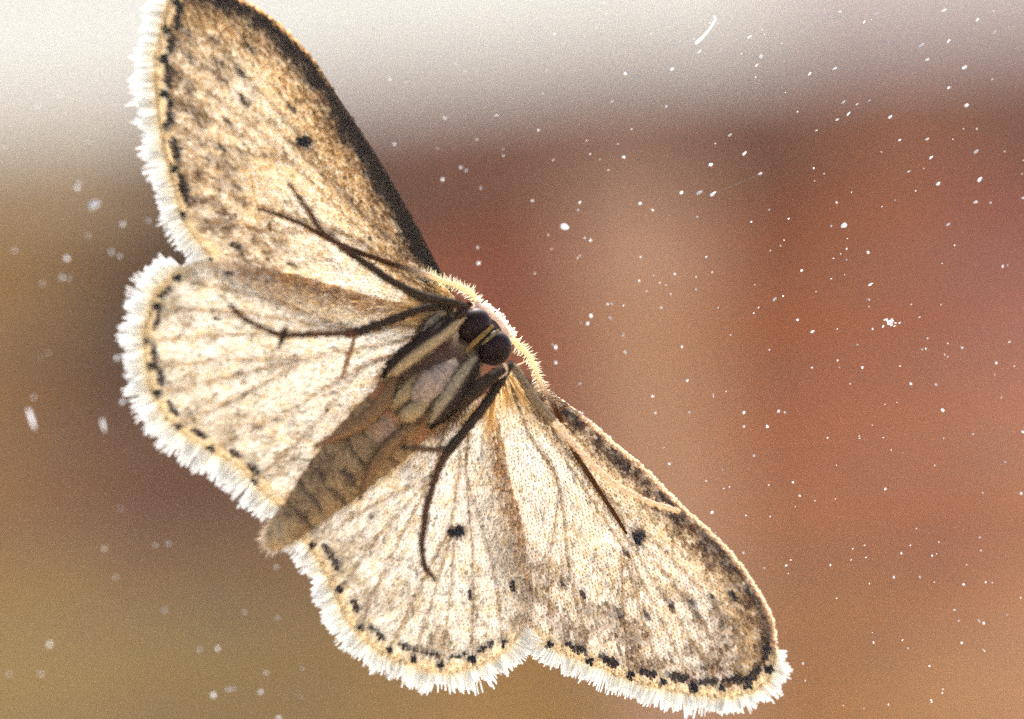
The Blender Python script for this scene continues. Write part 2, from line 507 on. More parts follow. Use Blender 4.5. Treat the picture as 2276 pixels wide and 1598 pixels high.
def vein_lines(w):
    b = np.array(w['base'], float); nd = np.array(w['node'], float); md = np.array(w['mid'], float)
    lines = []
    ax = (nd - b) / np.linalg.norm(nd - b); pr = np.array([-ax[1], ax[0]])
    lines.append([b, md, nd])
    dots = [np.array(x, float) for x in w['dots']]
    ang = [np.dot(x - b, pr) for x in dots]
    order = np.argsort(ang); n = len(order)
    lo, hi = ang[order[0]], ang[order[-1]]
    for k, i in enumerate(order):
        s = (ang[i] - lo) / (hi - lo + 1e-9)              # 0..1 across the wing
        if 0.3 < s < 0.72:
            start = nd + pr * (s - 0.5) * 55
        elif s <= 0.3:
            start = b * 0.45 + nd * 0.55 + pr * (lo * 0.16)
        else:
            start = b * 0.45 + nd * 0.55 + pr * (hi * 0.16)
        e = dots[i]
        midp = (start + e) / 2 + pr * (s - 0.5) * 24
        if s <= 0.3 or s >= 0.72:
            q = b * 0.8 + start * 0.2 + pr * (lo if s <= .3 else hi) * 0.03
            lines.append([b, (b + start) / 2 + pr * (lo if s <= .3 else hi) * 0.05, start, midp, e])
        else:
            lines.append([start, midp, e])
    w['veins'] = [smooth_poly(l, 8) for l in lines]

def wing_d(w, pts):
    """depth behind the pane, with the soft pleats of a wing"""
    b = np.array(w['base'], float)
    v = pts - b
    r = np.linalg.norm(v, axis=1); a = np.arctan2(v[:, 1], v[:, 0])
    d = w['d0'] + 0.035 * np.sin(a * 26 + b[0]) * sstep(60, 300, r)
    d = d + 0.10 * (vnoise(pts[:, 0] / 170 + 9, pts[:, 1] / 170 + 3) - .5)
    dm, _ = seg_dist(pts, w['C'])
    d = d + 0.14 * np.exp(-dm / 30)                       # the leading edge rolls back
    return d

def wing_color(w, pts, key, grain=0.35):
    x, y = pts[:, 0], pts[:, 1]
    n = len(pts)
    c = np.tile(CREAM, (n, 1))
    dc, tcst = seg_dist(pts, w['C'])
    dm, tm = seg_dist(pts, w['Mg'])
    b = np.array(w['base'], float)
    r = np.linalg.norm(pts - b, axis=1)
    f1 = fbm(x / 30, y / 30, 3); f2 = fbm(x / 16 + 40, y / 16 + 11, 2); f3 = fbm(x / 95 + 3, y / 95 + 70, 2)
    gr = rng.random(n) - .5
    def mix(c, k, a):
        a = np.clip(a, 0, 1)
        a = np.clip(a + grain * gr * 4 * a * (1 - a), 0, 1)[:, None]
        return c * (1 - a) + k * a
    # overall warm tint, patchy
    c = mix(c, GOLD, w['tint'] * (0.45 + 0.9 * f3) * sstep(60, 420, r))
    c = mix(c, GREY, 0.55 * sstep(.50, .72, f1) * sstep(150, 520, r))
    c = mix(c, OCHRE, 0.35 * sstep(.5, .75, f2))
    # outer third smoked brown-grey
    if key in ('lf', 'rf'):
        c = mix(c, BROWN, (0.48 if key == 'lf' else .38) * sstep(260, 20, dm) * (0.35 + 1.1 * sstep(.36, .66, f1)))
        apex = np.array(w['costa'][-1], float)
        da = np.linalg.norm(pts - apex, axis=1)
        c = mix(c, BROWN, (0.6 if key == 'rf' else .4) * sstep(240, 40, da) * (.4 + .9 * sstep(.35, .65, f2)))
    else:
        c = mix(c, GREY, 0.55 * sstep(170, 30, dm) * sstep(.40, .62, f1))
    # leading edge
    inner, outer = w['costal']
    if inner:
        edge = dc + 34 * (f1 - .5) + 26 * (f2 - .5)
        c = mix(c, srgb((216, 184, 128)) if key == 'lf' else OCHRE, 0.6 * sstep(outer * 1.15, outer * .5, edge))
        c = mix(c, BROWN, (0.58 if key == 'lf' else .75) * sstep(outer, inner, edge) * (.45 + .9 * sstep(.4, .62, f2)))
        band = sstep(inner * 1.9, inner * .8, edge)
        if key == 'rf':
            band = band * (0.25 + 0.75 * sstep(.42, .58, fbm(x / 55 + 8, y / 55, 2))) * sstep(0.0, .03, tcst) * .95
        c = mix(c, srgb((82, 62, 46)) if key == 'rf' else DARK, band * (.8 if key == 'rf' else 1))
        if key == 'rf':
            c = mix(c, srgb((250, 225, 190)), 0.9 * sstep(13, 4, dc) * sstep(.12, .3, tcst))
        else:
            c = mix(c, srgb((235, 190, 130)), 0.9 * sstep(11, 3, dc) * sstep(.5, .75, tcst))
    else:
        c = mix(c, srgb((186, 148, 96)), 0.7 * sstep(outer, outer * .2, dc + 30 * (f1 - .5)) * sstep(1.0, .55, tcst))
    # veins
    for vl in w['veins']:
        dv, tv = seg_dist(pts, vl)
        c = mix(c, srgb((166, 140, 100)), 0.36 * sstep(7, 2, dv))
    # dots along veins, stretched along the vein direction
    for (sx, sy, sr, st) in w['spots']:
        u = np.array([sx, sy]) - b; u /= np.linalg.norm(u); p = np.array([-u[1], u[0]])
        q = pts - np.array([sx, sy])
        e = np.sqrt(((q @ u) / (sr * 1.15)) ** 2 + ((q @ p) / (sr * .45)) ** 2) + 0.5 * (f2 - .5)
        c = mix(c, DARK, 1.15 * st * sstep(1.25, .45, e))
    if w['discal']:
        sx, sy, rx, ry = w['discal']
        e = np.sqrt(((x - sx) / rx) ** 2 + ((y - sy) / ry) ** 2) + 0.5 * (f2 - .5)
        c = mix(c, BROWN, .6 * sstep(1.7, .9, e))
        c = mix(c, BLACK, sstep(1.15, .8, e))
    # ochre border, dashes and terminal dots
    c = mix(c, srgb((240, 222, 188)), 0.8 * sstep(34, 16, dm + 14 * (f1 - .5)) * sstep(-0.02, .04, tm))
    for (sx, sy) in w['dashes']:
        q = pts - np.array([sx, sy])
        k = np.argmin(np.linalg.norm(w['Mg'] - np.array([sx, sy]), axis=1))
        k = min(max(k, 2), len(w['Mg']) - 3)
        u = w['Mg'][k + 2] - w['Mg'][k - 2]; u = u / np.linalg.norm(u); p = np.array([-u[1], u[0]])
        hl = {'rf': 28, 'lf': 34}.get(key, 22)
        hw = {'rf': 9.5, 'lf': 9}.get(key, 6.5)
        e = np.sqrt(((q @ u) / hl) ** 2 + ((q @ p) / hw) ** 2) + .9 * (f2 - .5)
        c = mix(c, DARK, .95 * sstep(1.12, .8, e))
    for (sx, sy) in w['dots']:
        e = np.hypot(x - sx, y - sy) / (9.8 if key in ('rf', 'lf') else 8.6) + .55 * (f2 - .5)
        c = mix(c, BLACK, sstep(1.2, .85, e))
    return c

moth = bpy.data.objects.new('moth', None)
col.objects.link(moth)
moth.empty_display_size = 0.005
moth.matrix_world = root_mw
tag(moth, 'cream brown moth with dark-dotted white-fringed wings spread, belly towards the glass', 'moth')

def scatter_scales(w, key):
    """rows of overlapping wing scales, laid in arcs about the wing root"""
    b = np.array(w['base'], float)
    poly = w['poly']
    lo = poly.min(0); hi = poly.max(0)
    # rows run about a virtual centre behind the root so that they stay even
    ax = np.array(w['node'], float) - b; ax /= np.linalg.norm(ax)
    cen = b - ax * 160
    rmax = np.linalg.norm(poly - cen, axis=1).max()
    P = []
    rr = 60.0; k = 0
    while rr < rmax:
        da = 7.6 / rr
        th = np.arange(0, 2 * math.pi, da) + (k % 2) * da / 2 + rng.normal(0, .05) * da
        th = th + rng.normal(0, .17 * da, len(th))
        r2 = rr + rng.normal(0, 1.1, len(th)) + 3.5 * np.sin(th * 9 + rr * .01)
        P.append(np.stack([cen[0] + r2 * np.cos(th), cen[1] + r2 * np.sin(th)], 1))
        rr += 8.2; k += 1
    P = np.concatenate(P)
    m = (P[:, 0] > lo[0]) & (P[:, 0] < hi[0]) & (P[:, 1] > lo[1]) & (P[:, 1] < hi[1])
    P = P[m]
    P = P[inside(P, poly)]
    dirv = P - cen; dirv /= np.linalg.norm(dirv, axis=1)[:, None]
    ja = rng.normal(0, .10, len(P))
    ca, sa = np.cos(ja), np.sin(ja)
    dirv = np.stack([dirv[:, 0] * ca - dirv[:, 1] * sa, dirv[:, 0] * sa + dirv[:, 1] * ca], 1)
    nrm = np.stack([-dirv[:, 1], dirv[:, 0]], 1)
    d = wing_d(w, P)
    C = wing_color(w, P, key, .7)
    # brightness differs from scale to scale
    C = C * (1 + rng.normal(0, .13, len(P)))[:, None]
    stray = rng.random(len(P)) < .03
    C[stray] *= .55
    L = 13.0 * (1 + rng.normal(0, .10, len(P))); Wd = 6.9 * (1 + rng.normal(0, .08, len(P)))
    lift = 0.050 + np.abs(rng.normal(0, .018, len(P)))
    prof = [(0.0, .22, .0), (.50, .50, .5), (.82, .42, .9), (1.0, .14, 1.0)]
    n = len(P); V = np.zeros((n, 8, 3)); VC = np.zeros((n, 8, 3))
    for i, (t, hw, lz) in enumerate(prof):
        for s, sg in enumerate((-1, 1)):
            p = P + dirv * ((t - .25) * L)[:, None] + nrm * (sg * hw * Wd)[:, None]
            V[:, i * 2 + s] = Q(p[:, 0], p[:, 1], d - 0.012 - lift * lz)
            VC[:, i * 2 + s] = C * (.45, .84, 1.04, 1.0)[i]  # darkened roots paint the shadow seen just beyond each tip
    F = []
    for k in range(n):
        o = k * 8
        F += [(o, o + 2, o + 3, o + 1), (o + 2, o + 4, o + 5, o + 3), (o + 4, o + 6, o + 7, o + 5)]
    V = V.reshape(-1, 3); VC = VC.reshape(-1, 3)
    # narrow dark slivers painting the shadow gaps between the scale tips
    keep2 = rng.random(n) < (0.55 + .6 * fbm(P[:, 0] / 60, P[:, 1] / 60, 2)) * {'rf': 1.0, 'lf': .95, 'lh': .6, 'rh': .85}[key]
    P2 = P[keep2] + nrm[keep2] * (3.8 + rng.normal(0, .5, keep2.sum()))[:, None] + dirv[keep2] * 5.0
    ok = inside(P2, poly)
    P2 = P2[ok]; dv2 = dirv[keep2][ok]; nv2 = nrm[keep2][ok]; d2 = d[keep2][ok]; C2 = C[keep2][ok] * np.array([.30, .27, .24]) * rng.uniform(.6, 1.5, (len(P2), 1))
    m2 = len(P2)
    L2 = rng.uniform(5.0, 8.5, m2); W2 = rng.uniform(2.2, 3.6, m2)
    o = len(V); V2 = np.zeros((m2, 4, 3)); VC2 = np.repeat(C2[:, None], 4, 1)
    for i, (t, sd) in enumerate(((-.5, 0), (0, -.5), (.5, 0), (0, .5))):
        p = P2 + dv2 * (t * L2)[:, None] + nv2 * (sd * W2)[:, None]
        V2[:, i] = Q(p[:, 0], p[:, 1], d2 - .10)
    F += [tuple(o + k * 4 + j for j in range(4)) for k in range(m2)]
    return np.concatenate([V, V2.reshape(-1, 3)]), F, np.concatenate([VC, VC2.reshape(-1, 3)])

def strips(name, roots, dirs, lens, widths, d_root, d_tip, colors_root, colors_tip, mat, parent, bend=0.0, blunt=True, kind='stuff'):
    """flat hair scales: each a narrow tapering strip"""
    n = len(roots)
    nrm = np.stack([-dirs[:, 1], dirs[:, 0]], 1)
    prof = [(0, .6), (.35, .8), (.9, 1.05), (1.0, .75)] if blunt else [(0, 1.0), (.4, .8), (.75, .5), (1.0, .08)]
    bd = rng.normal(0, 1, n) * bend
    V = np.zeros((n, 8, 3)); VC = np.zeros((n, 8, 3))
    for i, (t, hw) in enumerate(prof):
        for s, sg in enumerate((-1, 1)):
            p = roots + dirs * (t * lens)[:, None] + nrm * (sg * hw * widths / 2 + bd * t * t * lens)[:, None]
            V[:, i * 2 + s] = Q(p[:, 0], p[:, 1], d_root * (1 - t) + d_tip * t)
            VC[:, i * 2 + s] = colors_root * (1 - t) + colors_tip * t
    F = []
    for k in range(n):
        o = k * 8
        F += [(o, o + 2, o + 3, o + 1), (o + 2, o + 4, o + 5, o + 3), (o + 4, o + 6, o + 7, o + 5)]
    return mesh_obj(name, V.reshape(-1, 3), F, mat, parent, VC.reshape(-1, 3), kind=kind)

def tube(name, pts, mat, parent, color, sides=8, flat=1.0, colorfn=None, lump=0.0, seg=5.0, kind=None):
    """limb through (x, y, radius, depth mm) outline points, rounded ends"""
    p = smooth_poly(pts, seg)
    c = Q(p[:, 0], p[:, 1], p[:, 3])
    rad = np.maximum(p[:, 2], 0.35) * PX
    if lump:
        rad = rad * (1 + lump * (fbm(np.arange(len(p)) * .45 + p[0, 0], np.zeros(len(p)) + p[0, 1], 2) - .5))
    if name == 'tarsus':                                   # swollen joints between the foot's little segments
        sl_ = np.concatenate([[0], np.cumsum(np.linalg.norm(np.diff(p[:, :2], axis=0), axis=1))])
        ph_ = ((sl_ + 14) % 44) / 44
        rad = rad * (0.88 + 0.34 * np.exp(-((ph_ - .82) / .10) ** 2))
    tan = np.gradient(c, axis=0); tan /= np.linalg.norm(tan, axis=1)[:, None] + 1e-15
    up = np.array([0, 0, 1.0])
    s1 = np.cross(tan, up); s1 /= np.linalg.norm(s1, axis=1)[:, None] + 1e-15
    s2 = np.cross(s1, tan)
    rings = []; info = []
    # caps
    idx = [(0, .0, -.9), (0, .6, -.75)] + [(i, 1.0, 0) for i in range(len(p))] + [(len(p) - 1, .6, .75), (len(p) - 1, .0, .9)]
    V = []; SD = []
    for (i, sc, off) in idx:
        for k in range(sides):
            a = 2 * math.pi * k / sides
            V.append(c[i] + tan[i] * off * rad[i] + (s1[i] * math.cos(a) + s2[i] * math.sin(a) * flat) * rad[i] * sc)
            SD.append((i / max(1, len(p) - 1), math.cos(a), math.sin(a)))
    F = []
    for r_ in range(len(idx) - 1):
        for k in range(sides):
            a = r_ * sides + k; b2 = r_ * sides + (k + 1) % sides
            F.append((a, b2, b2 + sides, a + sides))
    V = np.array(V); SD = np.array(SD)
    if colorfn is not None:
        cc = colorfn(SD, V)
    else:
        cc = np.tile(np.asarray(color, float), (len(V), 1)) * (0.85 + 0.3 * rng.random((len(V), 1)))
    return mesh_obj(name, V, F, mat, parent, cc, smooth=True, kind=kind)

# ------------------------------------------------------------------ wings
WHITE = srgb((245, 245, 242))
for key in ('lf', 'rf', 'lh', 'rh'):
    w = WINGS[key]
    build_outline(w)
    vein_lines(w)
    poly = w['poly']
    lo = poly.min(0); hi = poly.max(0)
    gx, gy = np.meshgrid(np.arange(lo[0] + 4, hi[0], 8.0), np.arange(lo[1] + 4, hi[1], 8.0))
    gpts = np.stack([gx.ravel(), gy.ravel()], 1) + rng.uniform(-1.5, 1.5, (gx.size, 2))
    gpts = gpts[inside(gpts, poly)]
    dd, _ = seg_dist(gpts, np.concatenate([poly, poly[:1]]))
    gpts = gpts[dd > 4]
    allp = np.concatenate([poly, gpts])
    nb = len(poly)
    vs, es, fs, _, _, _ = delaunay_2d_cdt([Vector(p) for p in allp], [(i, (i + 1) % nb) for i in range(nb)], [], 1, 1e-4)
    vp = np.array([(v.x, v.y) for v in vs])
    cc = wing_color(w, vp, key)
    wing = mesh_obj(w['name'], Q(vp[:, 0], vp[:, 1], wing_d(w, vp)), [tuple(f) for f in fs], M_MEMB, moth, cc, smooth=True)
    V, F, VC = scatter_scales(w, key)
    mesh_obj('wing_scales', V, F, M_SCALE, wing, VC, kind='stuff')
    for vl in w['veins']:
        n = len(vl)
        rr = np.linspace(2.2, 1.2, n)
        dv = wing_d(w, vl) + 0.01
        tube('vein', np.stack([vl[:, 0], vl[:, 1], rr, dv], 1), M_VEIN, wing, srgb((220, 202, 168)), sides=5, seg=400)
    # fringe: clumped white hair scales in two lengths
    mg = smooth_poly(w['margin'], 1.0)
    if key in ('rf',):
        pass
    sl = np.concatenate([[0], np.cumsum(np.linalg.norm(np.diff(mg, axis=0), axis=1))])
    tot = sl[-1]
    cenp = poly.mean(0)
    def edge_at(s):
        x = np.interp(s, sl, mg[:, 0]); y = np.interp(s, sl, mg[:, 1])
        x1 = np.interp(np.minimum(s + 12, tot), sl, mg[:, 0]); y1 = np.interp(np.minimum(s + 12, tot), sl, mg[:, 1])
        x0 = np.interp(np.maximum(s - 12, 0), sl, mg[:, 0]); y0 = np.interp(np.maximum(s - 12, 0), sl, mg[:, 1])
        tx, ty = x1 - x0, y1 - y0
        l = np.hypot(tx, ty) + 1e-9
        nv = np.stack([ty / l, -tx / l], 1)
        pt = np.stack([x, y], 1)
        flip = ((pt - cenp) * nv).sum(1) < 0
        nv[flip] *= -1
        return pt, nv
    for layer, (spacing, lf, wdt, z) in enumerate(((1.5, .74, 4.0, .05), (1.8, .96, 3.3, .03), (4.0, 1.10, 3.2, .07))):
        s = np.arange(0, tot, spacing) + rng.uniform(-1, 1, int(math.ceil(tot / spacing)))
        s = np.clip(s, 0, tot)
        pt, nv = edge_at(s)
        clump = fbm(s / 15 + 3 * layer, s * 0 + layer * .8 + lo[0], 2)
        lean = (fbm(s / 22 + 5, s * 0 + lo[1], 2) - .5) * .85 + rng.normal(0, .05, len(s))
        ca, sa = np.cos(lean), np.sin(lean)
        dv = np.stack([nv[:, 0] * ca - nv[:, 1] * sa, nv[:, 0] * sa + nv[:, 1] * ca], 1)
        fade = 0.55 + .45 * (sstep(0, 60, s) if key in ('lf', 'rf') else np.minimum(sstep(0, 20, s), sstep(0, 40, tot - s)))
        ln = .90 * w['fringe'] * lf * (0.50 + .86 * clump) * (1 + rng.normal(0, .06, len(s))) * fade
        wd_ = np.full(len(s), wdt) * (1 + rng.normal(0, .12, len(s)))
        back = 7 + rng.uniform(0, 5, len(s))
        rp = pt - nv * back[:, None]
        d = wing_d(w, rp) + z
        tone = (0.90 + rng.normal(0, .11, len(s)))[:, None]
        cr = srgb((246, 234, 210))[None] * tone if layer == 0 else srgb((246, 240, 226))[None] * tone
        ct = np.tile(WHITE, (len(s), 1)) * tone
        strips('fringe', rp, dv, ln + back, wd_, d, d - rng.normal(0, .10, len(s)), cr, ct, M_FRINGE, wing, bend=.05)

# soft pale scales that roll over the leading edge of the right forewing
w = WINGS['rf']
cs = smooth_poly(w['costa'], 2.2)
cs = cs[len(cs) // 9:]
tn = np.gradient(cs, axis=0); tn /= np.linalg.norm(tn, axis=1)[:, None]
out_n = np.stack([tn[:, 1], -tn[:, 0]], 1)
rp = cs - out_n * 9
dv = out_n * .55 + tn * .85; dv /= np.linalg.norm(dv, axis=1)[:, None]
nn = len(cs)
strips('edge_scales', rp, dv, 17 + rng.uniform(-3, 4, nn), np.full(nn, 5.0), wing_d(w, rp) - .05, wing_d(w, rp) + .10,
       np.tile(srgb((226, 190, 140)), (nn, 1)), np.tile(srgb((255, 244, 225)), (nn, 1)), M_FRINGE, [c for c in moth.children if c.name.startswith('forewing')][1], bend=.08)

# ------------------------------------------------------------------ body: one continuous skin
BLOBS = []   # (x, y, half along, half across, half depth mm, depth mm, axis angle)
def loft_sdf_mesh():
    """abdomen, thorax and head as closed lofts in mm, fused by a voxel remesh"""
    V, F = [], []
    def add(p, flat):
        p = smooth_poly(p, 6)
        c = Q(p[:, 0], p[:, 1], p[:, 3]) * 1000
        rad = p[:, 2] * PX * 1000
        tan = np.gradient(c, axis=0); tan /= np.linalg.norm(tan, axis=1)[:, None]
        s1 = np.cross(tan, [0, 0, 1.0]); s1 /= np.linalg.norm(s1, axis=1)[:, None]
        s2 = np.cross(s1, tan)
        o = len(V); sides = 28
        for i in range(len(p)):
            for k in range(sides):
                a = 2 * math.pi * k / sides
                V.append(c[i] + (s1[i] * math.cos(a) + s2[i] * math.sin(a) * flat) * rad[i])
        for i in range(len(p) - 1):
            for k in range(sides):
                a = o + i * sides + k; b = o + i * sides + (k + 1) % sides
                F.append((a, b, b + sides, a + sides))
        F.append(tuple(o + k for k in range(sides))[::-1])
        F.append(tuple(o + (len(p) - 1) * sides + k for k in range(sides)))
    ab = [(596, 1214, 12, 2.2), (604, 1205, 24, 2.2), (640, 1168, 37, 2.15), (678, 1131, 46, 2.1), (720, 1085, 60, 2.1), (760, 1045, 68, 2.05),
          (800, 1005, 74, 2.0), (850, 958, 80, 2.0), (890, 922, 78, 2.1), (930, 884, 60, 2.2)]
    abd = smooth_poly(ab, 4)
    s = np.concatenate([[0], np.cumsum(np.linalg.norm(np.diff(abd[:, :2], axis=0), axis=1))])
    abd[:, 2] *= 1 - 0.06 * np.maximum(0, np.cos(s / 46 * 2 * math.pi)) ** 6 * sstep(20, 60, s)
    add(abd, .82)
    add([(860, 945, 30, 2.4), (885, 920, 78, 2.35), (925, 880, 94, 2.3), (970, 840, 90, 2.3), (1015, 800, 70, 2.3), (1045, 772, 48, 2.3), (1065, 755, 34, 2.3)], .92)
    add([(1030, 790, 18, 2.2), (1045, 776, 40, 2.15), (1070, 752, 52, 2.15), (1086, 737, 42, 2.2), (1098, 726, 22, 2.3), (1103, 722, 8, 2.35)], .80)
    return V, F
bv, bf = loft_sdf_mesh()
tmp = bpy.data.meshes.new('tmp'); tmp.from_pydata([tuple(v) for v in bv], [], bf); tmp.update()
to = bpy.data.objects.new('tmp', tmp); col.objects.link(to)
rm = to.modifiers.new('r', 'REMESH'); rm.mode = 'VOXEL'; rm.voxel_size = 0.045
sm = to.modifiers.new('s', 'SMOOTH'); sm.factor = .5; sm.iterations = 4
dg = bpy.context.evaluated_depsgraph_get(); dg.update()
me = bpy.data.meshes.new_from_object(to.evaluated_get(dg))
bpy.data.objects.remove(to)
me.name = 'body'
vv = np.array([v.co[:] for v in me.vertices]) / 1000
for v, c in zip(me.vertices, vv):
    v.co = c
bx, by = toPx(vv)
AX = np.array([-.715, .70]); AX /= np.linalg.norm(AX); AN = np.array([.70, .715]); AN /= np.linalg.norm(AN)
al = (bx - 1077) * AX[0] + (by - 750) * AX[1]; ac = (bx - 1077) * AN[0] + (by - 750) * AN[1]
f1 = fbm(bx / 22, by / 22, 3); f2 = fbm(bx / 9, by / 9, 2)
bc = np.tile(srgb((126, 101, 72)), (len(vv), 1))
def bmix(c, k, a):
    a = np.clip(a, 0, 1)[:, None]; return c * (1 - a) + np.asarray(k) * a
bc = bmix(bc, srgb((82, 62, 44)), .7 * sstep(.45, .72, f1))
bc = bmix(bc, srgb((146, 122, 88)), .5 * sstep(.55, .75, f2))
band = np.maximum(0, np.cos((al - 20 + 26 * (f1 - .5) + ac * ac * .0018) / 46 * 2 * math.pi)) ** 4 * sstep(.25, .6, f1 + .35 * f2)
bc = bmix(bc, srgb((58, 46, 40)), .85 * band * sstep(330, 430, al) * sstep(620, 560, al) * sstep(-28, 12, ac))
bc = bmix(bc, srgb((58, 46, 40)), .75 * band * sstep(260, 330, al) * sstep(625, 580, al))
bc = bmix(bc, srgb((170, 132, 110)), .45 * sstep(50, 15, np.hypot(bx - 862, by - 955)))
bc = bmix(bc, srgb((160, 136, 100)), .7 * sstep(585, 640, al))
bc = bmix(bc, srgb((150, 95, 62)), .6 * sstep(215, 235, al) * sstep(290, 262, al))
bc = bmix(bc, srgb((86, 58, 48)), .85 * sstep(215, 190, al) * sstep(40, 70, al))
bc = bmix(bc, srgb((40, 28, 26)), .9 * sstep(55, 30, al))
ca = me.color_attributes.new('Col', 'FLOAT_COLOR', 'POINT')
c4 = np.ones((len(vv), 4), dtype=np.float32); c4[:, :3] = bc
ca.data.foreach_set('color', c4.ravel())
me.polygons.foreach_set('use_smooth', [True] * len(me.polygons))
me.materials.clear(); me.materials.append(M_BODY)
body = bpy.data.objects.new('body', me); col.objects.link(body); body.parent = moth

# fur of fine pale hairs over the body
def fur(name, n, pick, length, widthpx, ctip, croot, along=.9, spread=.35, lift=.12, parent=body):
    idx = np.where(pick)[0]
    idx = rng.choice(idx, n)
    roots = np.stack([bx[idx], by[idx]], 1)
    dm = -vv[idx, 2] * 1000
    a = rng.normal(0, spread, n)
    base = AX * along
    out = AN[None] * (np.sign(ac[idx]) * np.abs(ac[idx]) / 90 * .8)[:, None]
    d = base[None] + out
    d /= np.linalg.norm(d, axis=1)[:, None]
    d = np.stack([d[:, 0] * np.cos(a) - d[:, 1] * np.sin(a), d[:, 0] * np.sin(a) + d[:, 1] * np.cos(a)], 1)
    ln = length * (1 + rng.normal(0, .25, n))
    t = (0.85 + .3 * rng.random((n, 1)))
    cr = (bc[idx] * .7 + croot * .3) * t
    return strips(name, roots, d, ln, np.full(n, widthpx), dm, dm - rng.uniform(0, lift, n), cr, (bc[idx] * .4 + ctip * .6) * t, M_HAIR, parent, bend=.12, blunt=False)
fur('body_hair', 900, (al > 230), 13, 1.4, srgb((220, 190, 145)), srgb((150, 120, 85)))
fur('body_hair', 900, (al > 60) & (al <= 235), 30, 2.0, srgb((190, 165, 135)), srgb((110, 85, 65)))
fur('tail_tuft', 160, (al > 615), 17, 2.0, srgb((255, 244, 225)), srgb((200, 170, 130)), spread=.3)  # whitish tips paint the sunlit rim at the tail

# eyes, with the striped face between them
def ellipsoid(name, cx, cy, d, rx, ry, rz, mat, parent, colorfn, seg=24, rings=16, smooth=True):
    c = Q(np.array([cx]), np.array([cy]), np.array([d]))[0]
    V, F = [], []
    for i in range(rings + 1):
        th = math.pi * i / rings
        for k in range(seg):
            a = 2 * math.pi * k / seg
            u = math.sin(th) * math.cos(a); v = math.sin(th) * math.sin(a); z = math.cos(th)
            q = np.array([AX[0] * u * rx + AN[0] * v * ry, -(AX[1] * u * rx + AN[1] * v * ry), z * rz]) * PX
            V.append(c + q)
    for i in range(rings):
        for k in range(seg):
            a = i * seg + k; b = i * seg + (k + 1) % seg
            F.append((a, a + seg, b + seg, b))
    V = np.array(V)
    return mesh_obj(name, V, F, mat, parent, colorfn(V), smooth=smooth)
def eyecol(V):
    return np.tile(srgb((34, 15, 11)), (len(V), 1)) * (0.8 + .4 * rng.random((len(V), 1)))
ellipsoid('eye', 1055, 724, 1.78, 41, 37, 28, M_EYE, moth, eyecol)
ellipsoid('eye', 1099, 774, 1.78, 41, 38, 28, M_EYE, moth, eyecol)
face = tube('face_stripe', [(1038, 778, 4.5, 1.42), (1058, 758, 6, 1.38), (1078, 740, 5.5, 1.42), (1094, 726, 5, 1.5)], M_BODY, moth, srgb((122, 92, 50)), 10, .6, lump=.5)
tube('face_stripe', [(1072, 764, 3, 1.4), (1090, 749, 4.5, 1.36), (1108, 735, 4, 1.55)], M_BODY, moth, srgb((100, 86, 60)), 10, .6, lump=.5)
# pale crown where both antennae spring
tube('crown', [(1062, 680, 6, 2.1), (1088, 697, 9, 2.1), (1112, 721, 9, 2.1), (1128, 745, 7, 2.1)], M_ANT, moth, srgb((250, 228, 208)), 10, .8, lump=.6)

# bars and lobes of the thorax: leg bases folded flat, dark outside, pale inside
def two_tone(light_side, split, dark, light):
    def fn(SD, V):
        k = SD[:, 1] * light_side
        a = sstep(split - .25, split + .25, k)[:, None]
        c = np.asarray(dark)[None] * (1 - a) + np.asarray(light)[None] * a
        x, y = toPx(V)
        nz = fbm(x / 8, y / 8, 2)[:, None]
        return c * (.7 + .6 * nz)
    return fn
DK = srgb((44, 31, 23)); LT = srgb((142, 120, 90))
tube('coxa', [(1024, 704, 13, 1.5), (985, 735, 19, 1.25), (940, 766, 22, 1.05), (900, 796, 21, 1.0), (874, 820, 16, 1.05), (864, 830, 9, 1.1)], M_BODY, moth, LT, 20, .8, two_tone(-1, -.1, DK, LT), .1)
tube('coxa', [(1054, 806, 15, 1.4), (1030, 842, 22, 1.15), (1006, 880, 24, 1.0), (980, 914, 21, 1.0), (963, 936, 10, 1.1)], M_BODY, moth, LT, 20, .8, two_tone(1, .15, DK, LT), .1)
PINK = srgb((146, 122, 104))
tube('breast_lobe', [(1010, 812, 12, 1.35), (985, 832, 26, 1.2), (960, 856, 32, 1.15), (935, 880, 26, 1.2), (915, 900, 12, 1.35)], M_BODY, moth, PINK, 16, .6, lump=.4)
tube('breast_lobe', [(925, 838, 8, 1.4), (905, 868, 14, 1.25), (885, 892, 15, 1.25), (866, 910, 9, 1.4)], M_BODY, moth, srgb((136, 112, 78)), 14, .7, lump=.3)
tube('breast_lobe', [(955, 886, 10, 1.25), (930, 906, 18, 1.12), (905, 922, 18, 1.15), (884, 930, 10, 1.35)], M_BODY, moth, srgb((142, 118, 84)), 14, .7, lump=.3)

# ------------------------------------------------------------------ legs
LEG = srgb((50, 37, 26)); LEG2 = srgb((74, 47, 31)); PALE = srgb((206, 172, 138)); TAN = srgb((128, 94, 62))
